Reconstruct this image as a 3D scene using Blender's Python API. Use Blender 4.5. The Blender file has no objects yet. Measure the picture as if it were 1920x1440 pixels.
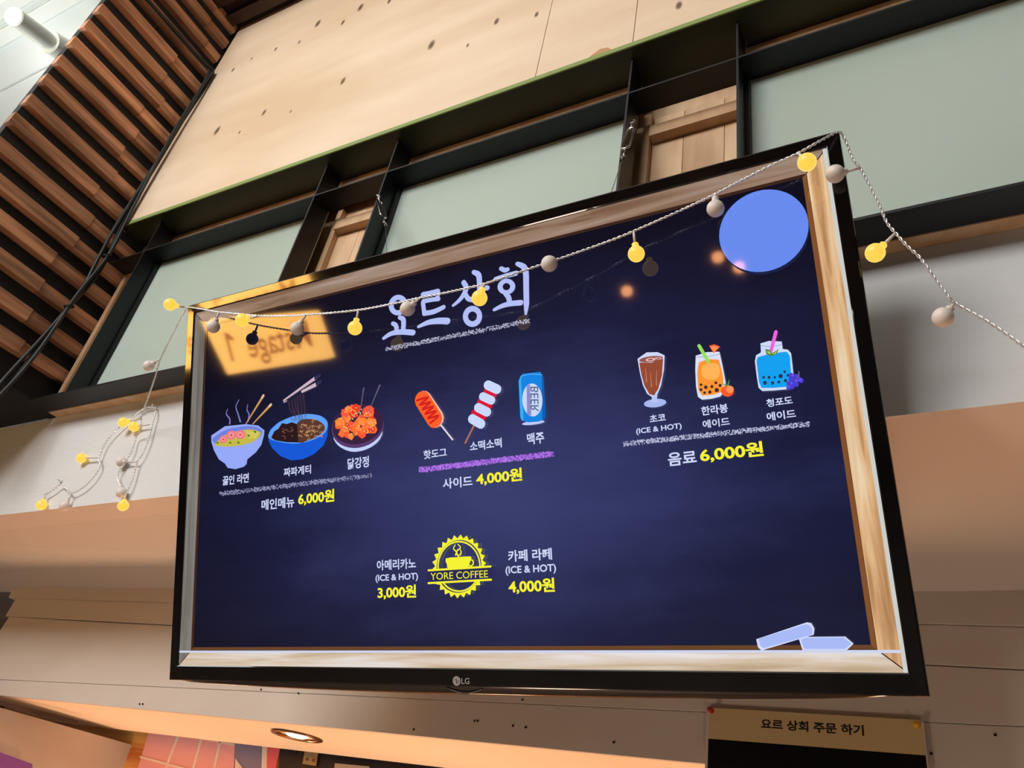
import bpy, bmesh, math, random
from mathutils import Vector, Matrix
sc = bpy.context.scene
COL = sc.collection
random.seed(7)

# ------------------------------------------------------------------ camera
# working frame: origin at the camera, x along the wall, y into the wall, z up
CAM_H = 1.55                                   # eye height over the floor
F_PX = 1475.351
RC = Matrix(((0.87908085, 0.45136048, 0.15326637),
             (-0.1403788, 0.55241401, -0.8216645),
             (-0.45553337, 0.70079418, 0.54897802)))      # world -> camera (x right, y down, z forward)
cam = bpy.data.cameras.new('camera'); camo = bpy.data.objects.new('camera', cam); COL.objects.link(camo)
cam.sensor_fit = 'HORIZONTAL'; cam.sensor_width = 36; cam.lens = 36 * F_PX / 1920
cam.clip_start = .02
rt = RC.transposed()
m3 = Matrix((rt.col[0], -rt.col[1], -rt.col[2])).transposed()
camo.matrix_world = Matrix.Translation((0, 0, CAM_H)) @ m3.to_4x4()
sc.camera = camo

# ------------------------------------------------------------------ view, world, lights
sc.view_settings.view_transform = 'Standard'; sc.view_settings.look = 'None'
sc.view_settings.gamma = 1; sc.view_settings.use_curve_mapping = False
sc.view_settings.exposure = 0.0
w = bpy.data.worlds.new('world'); sc.world = w; w.use_nodes = True
w.node_tree.nodes['Background'].inputs[0].default_value = (.8, .85, .9, 1)
w.node_tree.nodes['Background'].inputs[1].default_value = .12


def light(name, kind, loc, energy, color, size=.3, size_y=None, aim=None, spread=None):
    d = bpy.data.lights.new(name, kind); d.energy = energy; d.color = color
    if kind == 'AREA':
        d.size = size
        if size_y: d.shape = 'RECTANGLE'; d.size_y = size_y
        if spread: d.spread = spread
    elif kind == 'SPOT':
        d.shadow_soft_size = size; d.spot_size = spread; d.spot_blend = .6
    else:
        d.shadow_soft_size = size
    o = bpy.data.objects.new(name, d); COL.objects.link(o)
    o.location = Vector(loc) + Vector((0, 0, CAM_H))
    if aim:
        o.rotation_euler = (Vector(aim) - Vector(loc)).to_track_quat('-Z', 'Y').to_euler()
    return o


L_CEIL = light('hall_ceiling_light', 'AREA', (-1.8, -2.5, 2.75), 228, (1, .99, .97), 2.4, 1.8, aim=(-1.2, .9, .8))
L_CEIL2 = light('hall_ceiling_light', 'AREA', (-5.0, -.8, 2.9), 45, (.93, 1, 1), 1.5, 1.5, aim=(-4.6, -.4, 0))
L_UP = light('ceiling_fill', 'AREA', (-3.4, .2, 1.2), 24, (.93, 1, .98), .6, .6, aim=(-3.1, .6, 3))  # added unseen fill, brightens the ceiling and the underside of the spotlight
for kx in (-2.15, -1.1, -.05):
    light('soffit_fill', 'POINT', (kx, 1.72, -.42), 12, (1, .66, .42), .09)  # added warm fill standing in for bounce onto the soffit
light('warm_low_fill', 'POINT', (.5, .3, -.9), 8, (1, .78, .62), .15)  # unseen fill added to lift the right end of the fascia
L_CNT = light('warm_low_fill', 'POINT', (-1.1, .2, -.9), 19, (1, .78, .62), .15)  # unseen warm fill added from below for the beam underside


# ------------------------------------------------------------------ projection helpers (pixel of the photo -> point on a plane)


def ray(px, py):
    v = Vector(((px - 960) / F_PX, (py - 720) / F_PX, 1.0))
    return rt @ v


def atY(px, py, y):
    d = ray(px, py); return d * (y / d.y)


def atX(px, py, x):
    d = ray(px, py); return d * (x / d.x)


def atZ(px, py, z):
    d = ray(px, py); return d * (z / d.z)


# the television's own frame
TVT = Vector((-0.6634097, 0.8880457, 0.5905996))
TVB = Matrix(((0.99970844, -0.02105602, -0.01181897),
              (0.01466171, 0.91824718, -0.39573621),
              (0.01918536, 0.39544754, 0.91828817)))
TVBT = TVB.transposed()
TVN = TVB.col[1].copy()
TVW, TVH = 1.24, .7199


def tvl(px, py, h=0.0):
    d = ray(px, py); P = d * ((TVN.dot(TVT) - h) / TVN.dot(d))
    l = TVBT @ (P - TVT)
    return Vector((l.x, l.y, l.z + TVH / 2))


def tvp(px, py, h=0.0):
    d = ray(px, py); return d * ((TVN.dot(TVT) - h) / TVN.dot(d))


# ------------------------------------------------------------------ materials
def lin(c):
    return tuple(((v / 255) / 12.92 if v / 255 <= .04045 else ((v / 255 + .055) / 1.055) ** 2.4) for v in c[:3]) + (1,)


MATS = {}


def pmat(name, col, rough=.6, metal=0, spec=.5, bump=None, var=None, emit=None, es=0, coat=0, scale=(1, 1, 1), trans=0, objvar=0):
    """col sRGB 0-255; var=(color2, noise scale, detail); bump=(noise scale, strength)"""
    if name in MATS: return MATS[name]
    m = bpy.data.materials.new(name); m.use_nodes = True; nt = m.node_tree; N = nt.nodes; L = nt.links
    b = N['Principled BSDF']
    b.inputs['Base Color'].default_value = lin(col); b.inputs['Roughness'].default_value = rough
    b.inputs['Metallic'].default_value = metal; b.inputs['Specular IOR Level'].default_value = spec
    b.inputs['Coat Weight'].default_value = coat
    if trans: b.inputs['Transmission Weight'].default_value = trans
    if emit: b.inputs['Emission Color'].default_value = lin(emit); b.inputs['Emission Strength'].default_value = es
    if var or bump or objvar:
        tc = N.new('ShaderNodeTexCoord'); mp = N.new('ShaderNodeMapping'); mp.inputs['Scale'].default_value = scale
        L.new(tc.outputs['Object'], mp.inputs[0])
    out = None
    if var:
        nz = N.new('ShaderNodeTexNoise'); nz.inputs['Scale'].default_value = var[1]; nz.inputs['Detail'].default_value = var[2]
        L.new(mp.outputs[0], nz.inputs['Vector'])
        if objvar:
            oi = N.new('ShaderNodeObjectInfo'); ad = N.new('ShaderNodeVectorMath'); ad.operation = 'ADD'
            mu = N.new('ShaderNodeMath'); mu.operation = 'MULTIPLY'; mu.inputs[1].default_value = 37
            L.new(oi.outputs['Random'], mu.inputs[0]); L.new(mp.outputs[0], ad.inputs[0]); L.new(mu.outputs[0], ad.inputs[1])
            L.new(ad.outputs[0], nz.inputs['Vector'])
        cr = N.new('ShaderNodeValToRGB'); cr.color_ramp.elements[0].position = .35; cr.color_ramp.elements[1].position = .68
        cr.color_ramp.elements[0].color = lin(var[0]); cr.color_ramp.elements[1].color = lin(col)
        L.new(nz.outputs['Fac'], cr.inputs[0]); out = cr.outputs[0]
        if objvar:
            hs = N.new('ShaderNodeHueSaturation'); ma = N.new('ShaderNodeMapRange')
            ma.inputs['To Min'].default_value = 1 - objvar; ma.inputs['To Max'].default_value = 1 + objvar
            L.new(oi.outputs['Random'], ma.inputs[0]); L.new(ma.outputs[0], hs.inputs['Value']); L.new(out, hs.inputs['Color']); out = hs.outputs[0]
        L.new(out, b.inputs['Base Color'])
    if bump:
        n2 = N.new('ShaderNodeTexNoise'); n2.inputs['Scale'].default_value = bump[0]; n2.inputs['Detail'].default_value = 4
        L.new(mp.outputs[0], n2.inputs['Vector'])
        bp = N.new('ShaderNodeBump'); bp.inputs['Strength'].default_value = bump[1]; bp.inputs['Distance'].default_value = .01
        L.new(n2.outputs['Fac'], bp.inputs['Height']); L.new(bp.outputs[0], b.inputs['Normal'])
    MATS[name] = m; return m


def disp(col, k=1.0):
    """a colour shown on the glossy display"""
    key = 'display_%d_%d_%d' % tuple(int(v) for v in col[:3])
    return pmat(key, (4, 4, 6), rough=.04, spec=.5, emit=col, es=k)


# ------------------------------------------------------------------ mesh helpers
TOP = []


def link(name, me, parent=None, mats=()):
    o = bpy.data.objects.new(name, me); COL.objects.link(o)
    for m in mats: me.materials.append(m)
    if parent is not None: o.parent = parent
    else: TOP.append(o)
    return o


def empty(name, loc, label, cat, group=None, rot=None):
    o = bpy.data.objects.new(name, None); COL.objects.link(o); o.location = loc; o.empty_display_size = .05
    if rot is not None: o.rotation_euler = rot
    o['label'] = label; o['category'] = cat
    if group: o['group'] = group
    TOP.append(o); return o


def tag(o, label, cat, group=None):
    o['label'] = label; o['category'] = cat
    if group: o['group'] = group
    return o


def struct(o, label=None):
    o['kind'] = 'structure'
    if label: o['label'] = label
    return o


def new(bm, name, m, parent=None, smooth=False, bevel=0, recalc=True):
    if recalc: bmesh.ops.recalc_face_normals(bm, faces=bm.faces)
    if bevel:
        bmesh.ops.bevel(bm, geom=list(bm.edges), offset=bevel, segments=2, profile=.5, affect='EDGES')
    me = bpy.data.meshes.new(name); bm.to_mesh(me); bm.free()
    if smooth:
        for p in me.polygons: p.use_smooth = True
    return link(name, me, parent, m if isinstance(m, (list, tuple)) else (m,))


def box(bm, a, b):
    x0, y0, z0 = a; x1, y1, z1 = b
    v = [bm.verts.new(p) for p in ((x0, y0, z0), (x1, y0, z0), (x1, y1, z0), (x0, y1, z0), (x0, y0, z1), (x1, y0, z1), (x1, y1, z1), (x0, y1, z1))]
    for f in ((0, 1, 5, 4), (1, 2, 6, 5), (2, 3, 7, 6), (3, 0, 4, 7), (4, 5, 6, 7), (3, 2, 1, 0)): bm.faces.new([v[i] for i in f])


def bx(name, a, b, m, parent=None, bevel=0, off=(0, 0, 0)):
    bm = bmesh.new(); box(bm, [p - q for p, q in zip(a, off)], [p - q for p, q in zip(b, off)])
    return new(bm, name, m, parent, bevel=bevel)


def prism(bm, pts, d):
    """closed 3-D polygon pts extruded by vector d"""
    a = [bm.verts.new(p) for p in pts]; b = [bm.verts.new(Vector(p) + Vector(d)) for p in pts]
    bm.faces.new(a); bm.faces.new(b[::-1]); n = len(a)
    for i in range(n): bm.faces.new((a[i], b[i], b[(i + 1) % n], a[(i + 1) % n]))


def smoothpath(pts, n=6, closed=False):
    P = [Vector(p) for p in pts]; out = []; k = len(P)
    rng = range(k if closed else k - 1)
    for i in rng:
        if closed: p0, p1, p2, p3 = P[i - 1], P[i], P[(i + 1) % k], P[(i + 2) % k]
        else: p0, p1, p2, p3 = P[max(i - 1, 0)], P[i], P[i + 1], P[min(i + 2, k - 1)]
        for j in range(n):
            t = j / n
            out.append(.5 * ((2 * p1) + (p2 - p0) * t + (2 * p0 - 5 * p1 + 4 * p2 - p3) * t * t + (3 * p1 - p0 - 3 * p2 + p3) * t ** 3))
    if not closed: out.append(P[-1])
    return out


def resample(P, step):
    out = [P[0].copy()]; acc = 0
    for a, b in zip(P, P[1:]):
        l = (b - a).length
        if l < 1e-9: continue
        t = step - acc
        while t <= l: out.append(a.lerp(b, t / l)); t += step
        acc = (acc + l) % step
    out.append(P[-1].copy()); return out


def frames(P):
    T = []
    for i in range(len(P)):
        d = P[min(i + 1, len(P) - 1)] - P[max(i - 1, 0)]
        T.append(d.normalized() if d.length > 1e-9 else Vector((1, 0, 0)))
    u = T[0].orthogonal().normalized(); out = []
    for t in T:
        u = (u - t * u.dot(t)).normalized(); out.append((u.copy(), t.cross(u)))
    return out


def tube(bm, P, r, seg=6, cap=True):
    P = [Vector(p) for p in P]; fr = frames(P); rings = []
    for i, (p, (u, v)) in enumerate(zip(P, fr)):
        rr = r[i] if isinstance(r, (list, tuple)) else r
        rings.append([bm.verts.new(p + (u * math.cos(a) + v * math.sin(a)) * rr) for a in [2 * math.pi * k / seg for k in range(seg)]])
    for a, b in zip(rings, rings[1:]):
        for k in range(seg): bm.faces.new((a[k], a[(k + 1) % seg], b[(k + 1) % seg], b[k]))
    if cap: bm.faces.new(rings[0][::-1]); bm.faces.new(rings[-1])


def twisted(bm, P, rad, r, pitch, strands=2, seg=5, step=.003, ph0=0):
    P = resample([Vector(p) for p in P], step); fr = frames(P)
    for s in range(strands):
        Q = []
        for i, (p, (u, v)) in enumerate(zip(P, fr)):
            a = 2 * math.pi * (i * step / pitch + s / strands) + ph0
            Q.append(p + (u * math.cos(a) + v * math.sin(a)) * rad)
        tube(bm, Q, r, seg)


def lathe(bm, prof, seg=24, M=None):
    """prof list of (r, h) along +z"""
    rings = []
    for r, h in prof:
        if r < 1e-6: rings.append([bm.verts.new((0, 0, h))])
        else: rings.append([bm.verts.new((r * math.cos(2 * math.pi * k / seg), r * math.sin(2 * math.pi * k / seg), h)) for k in range(seg)])
    for a, b in zip(rings, rings[1:]):
        for k in range(seg):
            k2 = (k + 1) % seg
            if len(a) == 1 and len(b) == 1: continue
            if len(a) == 1: bm.faces.new((a[0], b[k], b[k2]))
            elif len(b) == 1: bm.faces.new((a[k], a[k2], b[0]))
            else: bm.faces.new((a[k], a[k2], b[k2], b[k]))
    if M is not None:
        vs = [v for ring in rings for v in ring]
        for v in vs: v.co = M @ v.co


def text_mesh(body, offset=0.0, res=3, extrude=0, font=None):
    cu = bpy.data.curves.new('lettering', 'FONT'); cu.body = body; cu.offset = offset; cu.resolution_u = res; cu.extrude = extrude
    o = bpy.data.objects.new('lettering', cu); COL.objects.link(o)
    bpy.context.view_layer.update()
    dg = bpy.context.evaluated_depsgraph_get()
    me = bpy.data.meshes.new_from_object(o.evaluated_get(dg))
    bpy.data.objects.remove(o); bpy.data.curves.remove(cu)
    vs = [v.co.copy() for v in me.vertices]; fs = [tuple(p.vertices) for p in me.polygons]
    bpy.data.meshes.remove(me)
    x0 = min(v.x for v in vs); x1 = max(v.x for v in vs); y0 = min(v.y for v in vs); y1 = max(v.y for v in vs)
    return [((v.x - x0) / (x1 - x0), (v.y - y0) / (y1 - y0)) for v in vs], fs


# =================================================================== SETTING
zt = pmat('plywood', (228, 206, 180), rough=.55, var=((210, 182, 150), 1.6, 5), bump=(14, .12), scale=(.7, 1, 3.2))
# knots: dark marks grown in the plywood
nt = zt.node_tree; N = nt.nodes; Lk = nt.links; bs = N['Principled BSDF']
base = bs.inputs['Base Color'].links[0].from_socket
KN = [(596, 44, 1.0), (561, 79, .5), (517, 92, .55), (472, 110, .4), (437, 131, .6), (495, 211, .7), (545, 209, .35), (407, 245, 1.0),
      (449, 248, .4), (676, 14, 1.0), (643, 42, .7), (643, 152, .8), (809, 84, 1.0), (877, 85, .4), (931, 40, .7), (1006, 27, .55), (1273, 10, .7), (730, 2, .7)]
tc = N.new('ShaderNodeTexCoord'); acc = None
for kx, ky, ks in KN:
    p = atY(kx, ky, .889)
    vm = N.new('ShaderNodeVectorMath'); vm.operation = 'SUBTRACT'; vm.inputs[1].default_value = p
    Lk.new(tc.outputs['Object'], vm.inputs[0])
    mp = N.new('ShaderNodeMapping'); mp.vector_type = 'POINT'; mp.inputs['Rotation'].default_value = (0, .25, 0); mp.inputs['Scale'].default_value = (1 / (.0105 * ks), 0, 1 / (.022 * ks))
    Lk.new(vm.outputs[0], mp.inputs[0])
    ln = N.new('ShaderNodeVectorMath'); ln.operation = 'LENGTH'; Lk.new(mp.outputs[0], ln.inputs[0])
    if acc is None: acc = ln.outputs['Value']
    else:
        mn = N.new('ShaderNodeMath'); mn.operation = 'MINIMUM'; Lk.new(acc, mn.inputs[0]); Lk.new(ln.outputs['Value'], mn.inputs[1]); acc = mn.outputs[0]
rg = N.new('ShaderNodeMapRange'); rg.inputs['From Min'].default_value = .55; rg.inputs['From Max'].default_value = 1.25
rg.inputs['To Min'].default_value = .92; rg.inputs['To Max'].default_value = 0
Lk.new(acc, rg.inputs[0])
mx = N.new('ShaderNodeMix'); mx.data_type = 'RGBA'; mx.inputs['B'].default_value = lin((84, 56, 40))
Lk.new(rg.outputs[0], mx.inputs['Factor']); Lk.new(base, mx.inputs['A']); Lk.new(mx.outputs['Result'], bs.inputs['Base Color'])

M_white = pmat('white_wallpaper', (206, 206, 206), rough=.85, bump=(60, .09), scale=(.45, 1, 1.6))
M_under = pmat('painted_underside', (214, 200, 188), rough=.8, bump=(8, .1))
M_fasc = pmat('cream_board', (206, 194, 182), rough=.7, var=((196, 182, 168), 2.5, 3), bump=(5, .12), scale=(1, 1, 2))
M_soff = pmat('soffit_paint', (232, 214, 190), rough=.7)
M_green = pmat('green_paint', (128, 148, 84), rough=.45)
M_dgreen = pmat('dark_olive_paint', (22, 33, 8), rough=.5)
M_black = pmat('black_steel', (13, 15, 18), rough=.45, spec=.4)
M_frost = pmat('frosted_panel', (180, 194, 187), rough=.38, spec=.4, var=((168, 182, 170), .9, 2))
M_slat = pmat('stained_slat', (220, 156, 114), rough=.5, var=((136, 92, 66), 9, 6), scale=(1, .35, 5), objvar=.28, bump=(40, .25))
M_back = pmat('slat_backing', (22, 18, 18), rough=.8)
M_pine = pmat('pine_board', (222, 188, 150), rough=.6, var=((190, 148, 110), 5, 4), scale=(3, 3, .6), objvar=.12)
M_pine2 = pmat('orange_pine', (240, 176, 96), rough=.5, var=((196, 108, 40), 6, 4), scale=(.5, 1, 6))
M_ceil = pmat('white_ceiling', (225, 228, 224), rough=.8)
M_dark = pmat('dark_wall', (110, 102, 94), rough=.9)
M_dwood = pmat('dark_brown_wood', (72, 42, 26), rough=.6, var=((46, 26, 16), 6, 4), scale=(1, 1, 5))

PLY_Y = .889
# upper wall of plywood, three sheets
wb = bx('wall_back', (-2.12, PLY_Y + .018, 1.556), (1.2, PLY_Y + .03, 2.63), M_pine); struct(wb)
for a, b in ((-2.098, -.669), (-.6675, -.4362), (-.4347, 1.2)):
    p = bx('plywood_panel', (a, PLY_Y, 1.5565), (b, PLY_Y + .0175, 2.62), zt, wb, bevel=.0006)
# chipped corner of plywood near the edge strip
q = atY(1125, 95, PLY_Y)
bm = bmesh.new(); prism(bm, [(q.x - .03, PLY_Y - .0005, 1.557), (q.x + .03, PLY_Y - .0005, 1.557), (q.x + .018, PLY_Y - .0005, 1.572), (q.x, PLY_Y - .0005, 1.577), (q.x - .015, PLY_Y - .0005, 1.567)], (0, .0004, 0))
new(bm, 'chip', pmat('torn_ply', (186, 140, 100), rough=.9), wb)

t1 = bx('trim_1', (-2.098, PLY_Y + .0015, 1.5435), (1.2, 1.12, 1.5555), M_dgreen); struct(t1, 'dark olive shelf board under the plywood')
bx('edge_strip', (-2.098, PLY_Y - .002, 1.5425), (1.2, PLY_Y + .0012, 1.5565), M_green, t1)['label'] = 'light green painted front edge'
# dark header above plywood
hd = bx('trim_2', (-2.12, .42, 2.63), (1.2, PLY_Y + .03, 2.72), M_dwood); struct(hd)
for i in range(6):
    y = .45 + i * .075
    bx('slat', (-2.1, y, 2.59), (1.2, y + .04, 2.63), M_dwood, hd)

# slatted side wall
XS = -2.10
wl = bx('wall_left', (XS - .06, .50, .931), (XS - .024, 1.08, 2.72), M_back); struct(wl)
bx('bottom_board', (-2.7, .50, .9195), (XS - .001, .9985, .9305), M_back, wl)
z = 2.69
k = 0
while z > .95:
    zj = random.uniform(-.003, .003)
    y_end = 1.0 if z < 1.53 else .884
    j = .80 + random.uniform(-.045, .03)
    t = random.uniform(0, .004)
    bx('slat', (XS - .026, .493 + random.uniform(-.003, .002), z - .022 + zj), (XS + t, j, z + .018 + zj), M_slat, wl, bevel=.0012)
    bx('slat', (XS - .026, j + .001, z - .021 + zj), (XS - .0025, y_end, z + .017 + zj), M_slat, wl, bevel=.0012)
    z -= .0918; k += 1
# pale end strip beside the steel frame
bx('end_strip', (XS, .972, .93), (XS + .02, 1.0, 1.5), M_pine, wl)

# white beam with sloping underside
BY, BZ = 1.0, .626
FY = 1.42
t3 = bx('trim_3', (-3.4, BY, BZ), (1.6, BY + .02, .918), M_white); struct(t3, 'white papered beam face below the steel frame')
bm = bmesh.new()
prism(bm, [(-3.4, BY + .0005, BZ), (-3.4, BY + .0005, BZ + .012), (-3.4, FY + .02, .60), (-3.4, FY + .02, .57)], (5, 0, 0))
bmesh.ops.bisect_plane(bm, geom=bm.verts[:] + bm.edges[:] + bm.faces[:], plane_co=(0, 0, 0), plane_no=(1, 0, 0))
# underside dips lower towards the right end, as papered coving does
for v in bm.verts:
    if v.co.y > FY: v.co.z += -.026 * (v.co.x + 1.0) - .012
new(bm, 'beam_underside', M_under, t3)['label'] = 'smooth tan underside'
# gap board between rail and beam
bx('gap_board', (-2.095, .974, .9185), (1.6, 1.06, .930), M_pine, t3)

# lower fascia boards
wf = bx('wall_lower', (-2.60, FY + .012, .31), (1.6, FY + .03, .56), M_dark); struct(wf, 'cream boarded fascia below the beam')


def board(zl0, zl1, zr0, zr1, xl0, xl1, dy):
    bm = bmesh.new(); y = FY - dy
    xs = [xl0 + (1.6 - xl0) * i / 10 for i in range(11)]
    bot = [(x if i else xl0, y, zl0 + (zr0 - zl0) * i / 10) for i, x in enumerate(xs)]
    top = [(x if i else xl1, y, zl1 + (zr1 - zl1) * i / 10) for i, x in enumerate(xs)][::-1]
    prism(bm, bot + top, (0, .012 + dy, 0))
    return new(bm, 'board', M_fasc, wf, bevel=.001)


def lz(p, q):
    """height line through two pixels on the fascia -> z at x=-2.6 and x=1.6"""
    a = atY(*p, FY); b = atY(*q, FY); s = (b.z - a.z) / (b.x - a.x)
    return a.z + s * (-2.6 - a.x), a.z + s * (1.6 - a.x)


c0 = lz((35, 1072), (1920, 1133)); c1 = lz((20, 1122), (1740, 1172)); c2 = lz((12, 1156), (1740, 1247)); c3 = lz((0, 1275), (1740, 1355)); c4 = (.2865, .2195)
board(c1[0] + .001, c0[0] + .012, c1[1] + .001, c0[1] + .03, -2.655, -2.68, .007)
board(c2[0] + .001, c1[0], c2[1] + .001, c1[1], -2.627, -2.62, .004)
board(c3[0] + .001, c2[0], c3[1] + .001, c2[1], -2.66, -2.61, .001)
board(c4[0], c3[0], c4[1], c3[1], -2.8, -2.66, .0)
# small screw holes and marks in the fascia
for i, (px, py) in enumerate([(490, 1293), (560, 1300), (268, 1320), (262, 1320), (980, 1312), (890, 1352), (896, 1352), (962, 1361), (986, 1364), (776, 1368), (1151, 1392), (1800, 1143), (1866, 1378), (1746, 1413)]):
    p = atY(px, py, FY - .0012)
    bm = bmesh.new(); lathe(bm, [(0, 0), (.0016, .0), (.0022, .0008), (.0018, .002)], 8, Matrix.Translation(p) @ Matrix.Rotation(math.pi / 2, 4, 'X'))
    new(bm, 'screw_hole', M_back, wf)

# soffit
SY = 1.815
bm = bmesh.new()
prism(bm, [(-3.2, FY + .001, .2943), (1.6, FY + .001, .2209), (1.6, SY, .2209), (-3.2, SY, .2943)], (0, 0, .012))
sf = new(bm, 'trim_4', M_soff); struct(sf, 'warm lit soffit with a round opening')
# far dark brown wood left of the fascia
sd = bx('wall_side', (-3.3, 1.55, -.4), (-2.68, 1.58, .95), M_dwood); struct(sd)
# kitchen back wall
kb = bx('wall_kitchen', (-3.4, SY + .06, -1.5), (1.6, SY + .1, .30), M_pine2); struct(kb, 'orange pine boarding behind the soffit')
# cabinet side on the left below the soffit
a = atY(0, 1317, 1.36); b_ = atY(270, 1402, SY - .02)
cz = .250
cab_m = pmat('beige_laminate', (176, 162, 150), rough=.35, var=((150, 136, 126), 2, 2))
pa = atZ(0, 1319, cz); pb = atZ(143, 1360, cz); pc = atZ(270, 1403, cz)
bm = bmesh.new()
prism(bm, [(pa.x - .1, pa.y - .1, cz), (pc.x, pc.y, cz), (pc.x, pc.y, -.9), (pa.x - .1, pa.y - .1, -.9)], (-.02, .01, 0))
cb = new(bm, 'cabinet_panel', cab_m); tag(cb, 'beige laminate cabinet side at the lower left under the soffit', 'cabinet')
bm = bmesh.new(); prism(bm, [(pa.x - .1, pa.y - .1, cz + .001), (pb.x, pb.y, cz + .001), (pb.x, pb.y, cz + .013), (pa.x - .1, pa.y - .1, cz + .013)], (.006, -.002, 0))
new(bm, 'top_trim', M_dwood, cb)['label'] = 'dark brown top trim'
p0 = atZ(0, 1411, .15); 
bm = bmesh.new()
d_ = (pc - pa).normalized()


def onpanel(px, py, off=.003):
    n = Vector((d_.y, -d_.x, 0)).normalized(); o = pa + n * off
    r = ray(px, py); return r * (o.dot(n) / r.dot(n))


prism(bm, [onpanel(-10, 1407), onpanel(60, 1432), onpanel(60, 1470), onpanel(-10, 1470)], (-.001, .002, 0))
new(bm, 'purple_sticker', pmat('purple_print', (112, 66, 150), rough=.5), cb)['label'] = 'purple printed patch'

# hall around the viewer
fl = bx('floor', (-9, -6, -CAM_H - .1), (4, 2.2, -CAM_H), pmat('hall_floor', (120, 110, 100), rough=.4, var=((100, 92, 84), 3, 3))); struct(fl)
M_cp = M_ceil
ce = bx('ceiling', (-9, -6, 3.0), (4, 2.2, 3.1), M_ceil); struct(ce)
for x in (-5.6, -4.2, -2.8):
    pass
for y in (-.55, -.1, .35, .8, 1.25, 1.7):
    bx('ceiling_plank', (-8.9, y + .004, 2.985), (-2.13, y + .446, 2.9995), M_ceil, ce, bevel=.003)
for g in ((58, 40), (20, 10)):
    yy = atZ(*g, 2.97).y
    bx('ceiling_strip', (-8.9, yy - .03, 2.965), (-2.13, yy + .03, 2.9845), M_ceil, ce, bevel=.004)
wr = bx('wall_rear', (-9, -6.1, -CAM_H), (4, -6, 3.0), M_dark); struct(wr)
wn = bx('wall_right', (3.9, -6, -CAM_H), (4, 2.2, 3.0), M_dark); struct(wn)
wm = bx('wall_far', (-9.1, -6, -CAM_H), (-9, 2.2, 3.0), M_ceil); struct(wm)

# =================================================================== STEEL FRAME
FYF, FYB = .914, .971
fr_ = empty('steel_frame', (-.85, FYF, .918), 'black steel flat-bar grid with grey-green frosted panels above the television', 'frame')
fo = Vector((-.85, FYF, .918))
PX = [-1.941, -1.2905, -1.0615, -.4445, -.2215, .405]
ZR = 1.4205
for x in PX:
    bx('post', (x - .0022, FYF, .9235), (x + .0022, FYB, ZR - .0025), M_black, fr_, off=fo)
    bx('post', (x - .0022, FYF, ZR + .0025), (x + .0022, FYB, 1.543), M_black, fr_, off=fo)
bx('rail', (-2.097, FYF, ZR - .0024), (1.2, FYB, ZR + .0024), M_black, fr_, off=fo)
bx('rail', (-2.097, FYF, .918), (1.2, FYB, .9234), M_black, fr_, off=fo)
for a, b in ((PX[0], PX[1]), (PX[2], PX[3]), (PX[4], PX[5]), (PX[5], 1.2)):
    bx('frosted_panel', (a + .002, FYB + .0005, .925), (b - .002, FYB + .006, ZR + .03), M_frost, fr_, off=fo)
    # rebate angles round each panel
    bx('corner_angle', (a + .0023, FYB - .010, .9236), (a + .011, FYB, ZR - .0026), M_black, fr_, off=fo)
# wooden boxes showing in the two narrow bays and above the top rail
bay = bx('trim_5', (-2.09, 1.0225, .935), (1.2, 1.035, 1.543), M_pine); struct(bay, 'raw pine backing seen through the open bays')
for a, b in ((-2.09, PX[3] - .003), (PX[4] + .003, 1.2)):
    bx('top_board', (a, .978, 1.452), (b, .990, 1.5425), M_pine, bay)
for a, b in ((PX[1], PX[2]), (PX[3], PX[4])):
    bx('stud', (a + .004, .998, .935), (a + .020, 1.014, 1.45), M_pine, bay)
    bx('batten', (a + .021, .990, 1.366), (b + .03, 1.0140, 1.398), M_pine, bay, bevel=.001)
    for i in range(3):
        w_ = (b - a + .03) / 3
        bx('plank', (a + .004 + i * w_, 1.0145, .94), (a + .0032 + (i + 1) * w_, 1.022, 1.451), M_pine, bay, bevel=.0008)

# =================================================================== CABLES in the left corner
cbm = empty('cable_bundle', (-2.06, .87, .9), 'black cables tied in a bundle down the slatted corner', 'cable')
co = Vector((-2.06, .87, .9))
base_path = [atX(396, 136, -2.08), atX(392, 150, -2.072), atX(320, 262, -2.075), atX(240, 400, -2.072), atX(200, 482, -2.06), atX(165, 535, -2.06), atX(130, 577, -2.06), atX(60, 668, -2.06), atX(0, 742, -2.06), atX(-60, 812, -2.06)]
base_path = [atX(215, -70, -2.085), atX(275, 0, -2.085), atX(335, 67, -2.085), atX(385, 124, -2.083)] + base_path
for ci, (dx, dy, wv) in enumerate(((0, 0, .003), (.009, -.004, .006), (.002, -.011, .008))):
    P = []
    for i, p in enumerate(smoothpath(base_path, 5)):
        s = math.sin(i * .33 + ci * 2.1) * wv
        P.append(p - co + Vector((dx * .8 + s * .3, dy + s, s * .4)))
    bm = bmesh.new(); tube(bm, P, .0052, 7); new(bm, 'cable', pmat('black_rubber', (30, 33, 34), rough=.5), cbm, smooth=True)
for p in (base_path[8], base_path[10]):
    bm = bmesh.new(); lathe(bm, [(.0125, -.002), (.0135, -.002), (.0135, .002), (.0125, .002), (.0125, -.002)], 16, Matrix.Translation(p - co + Vector((.004, -.004, 0))) @ Matrix.Rotation(.5, 4, 'X'))
    new(bm, 'cable_tie', M_black, cbm)

# =================================================================== TELEVISION
tvbase = TVT - TVB.col[2] * (TVH / 2)
tv = empty('television', tvbase, 'large black television menu board leaning forward on the beam, hung with bulbs', 'television')
tv.rotation_euler = TVB.to_euler()
M_gl = pmat('gloss_black', (6, 6, 8), rough=.06, spec=.5, coat=.3)
M_casing = pmat('black_plastic', (14, 14, 15), rough=.35)
hw, hh = TVW / 2, TVH
SX, SZ0, SZ1 = .601, TVH / 2 - .3345, TVH / 2 + .3405
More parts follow.
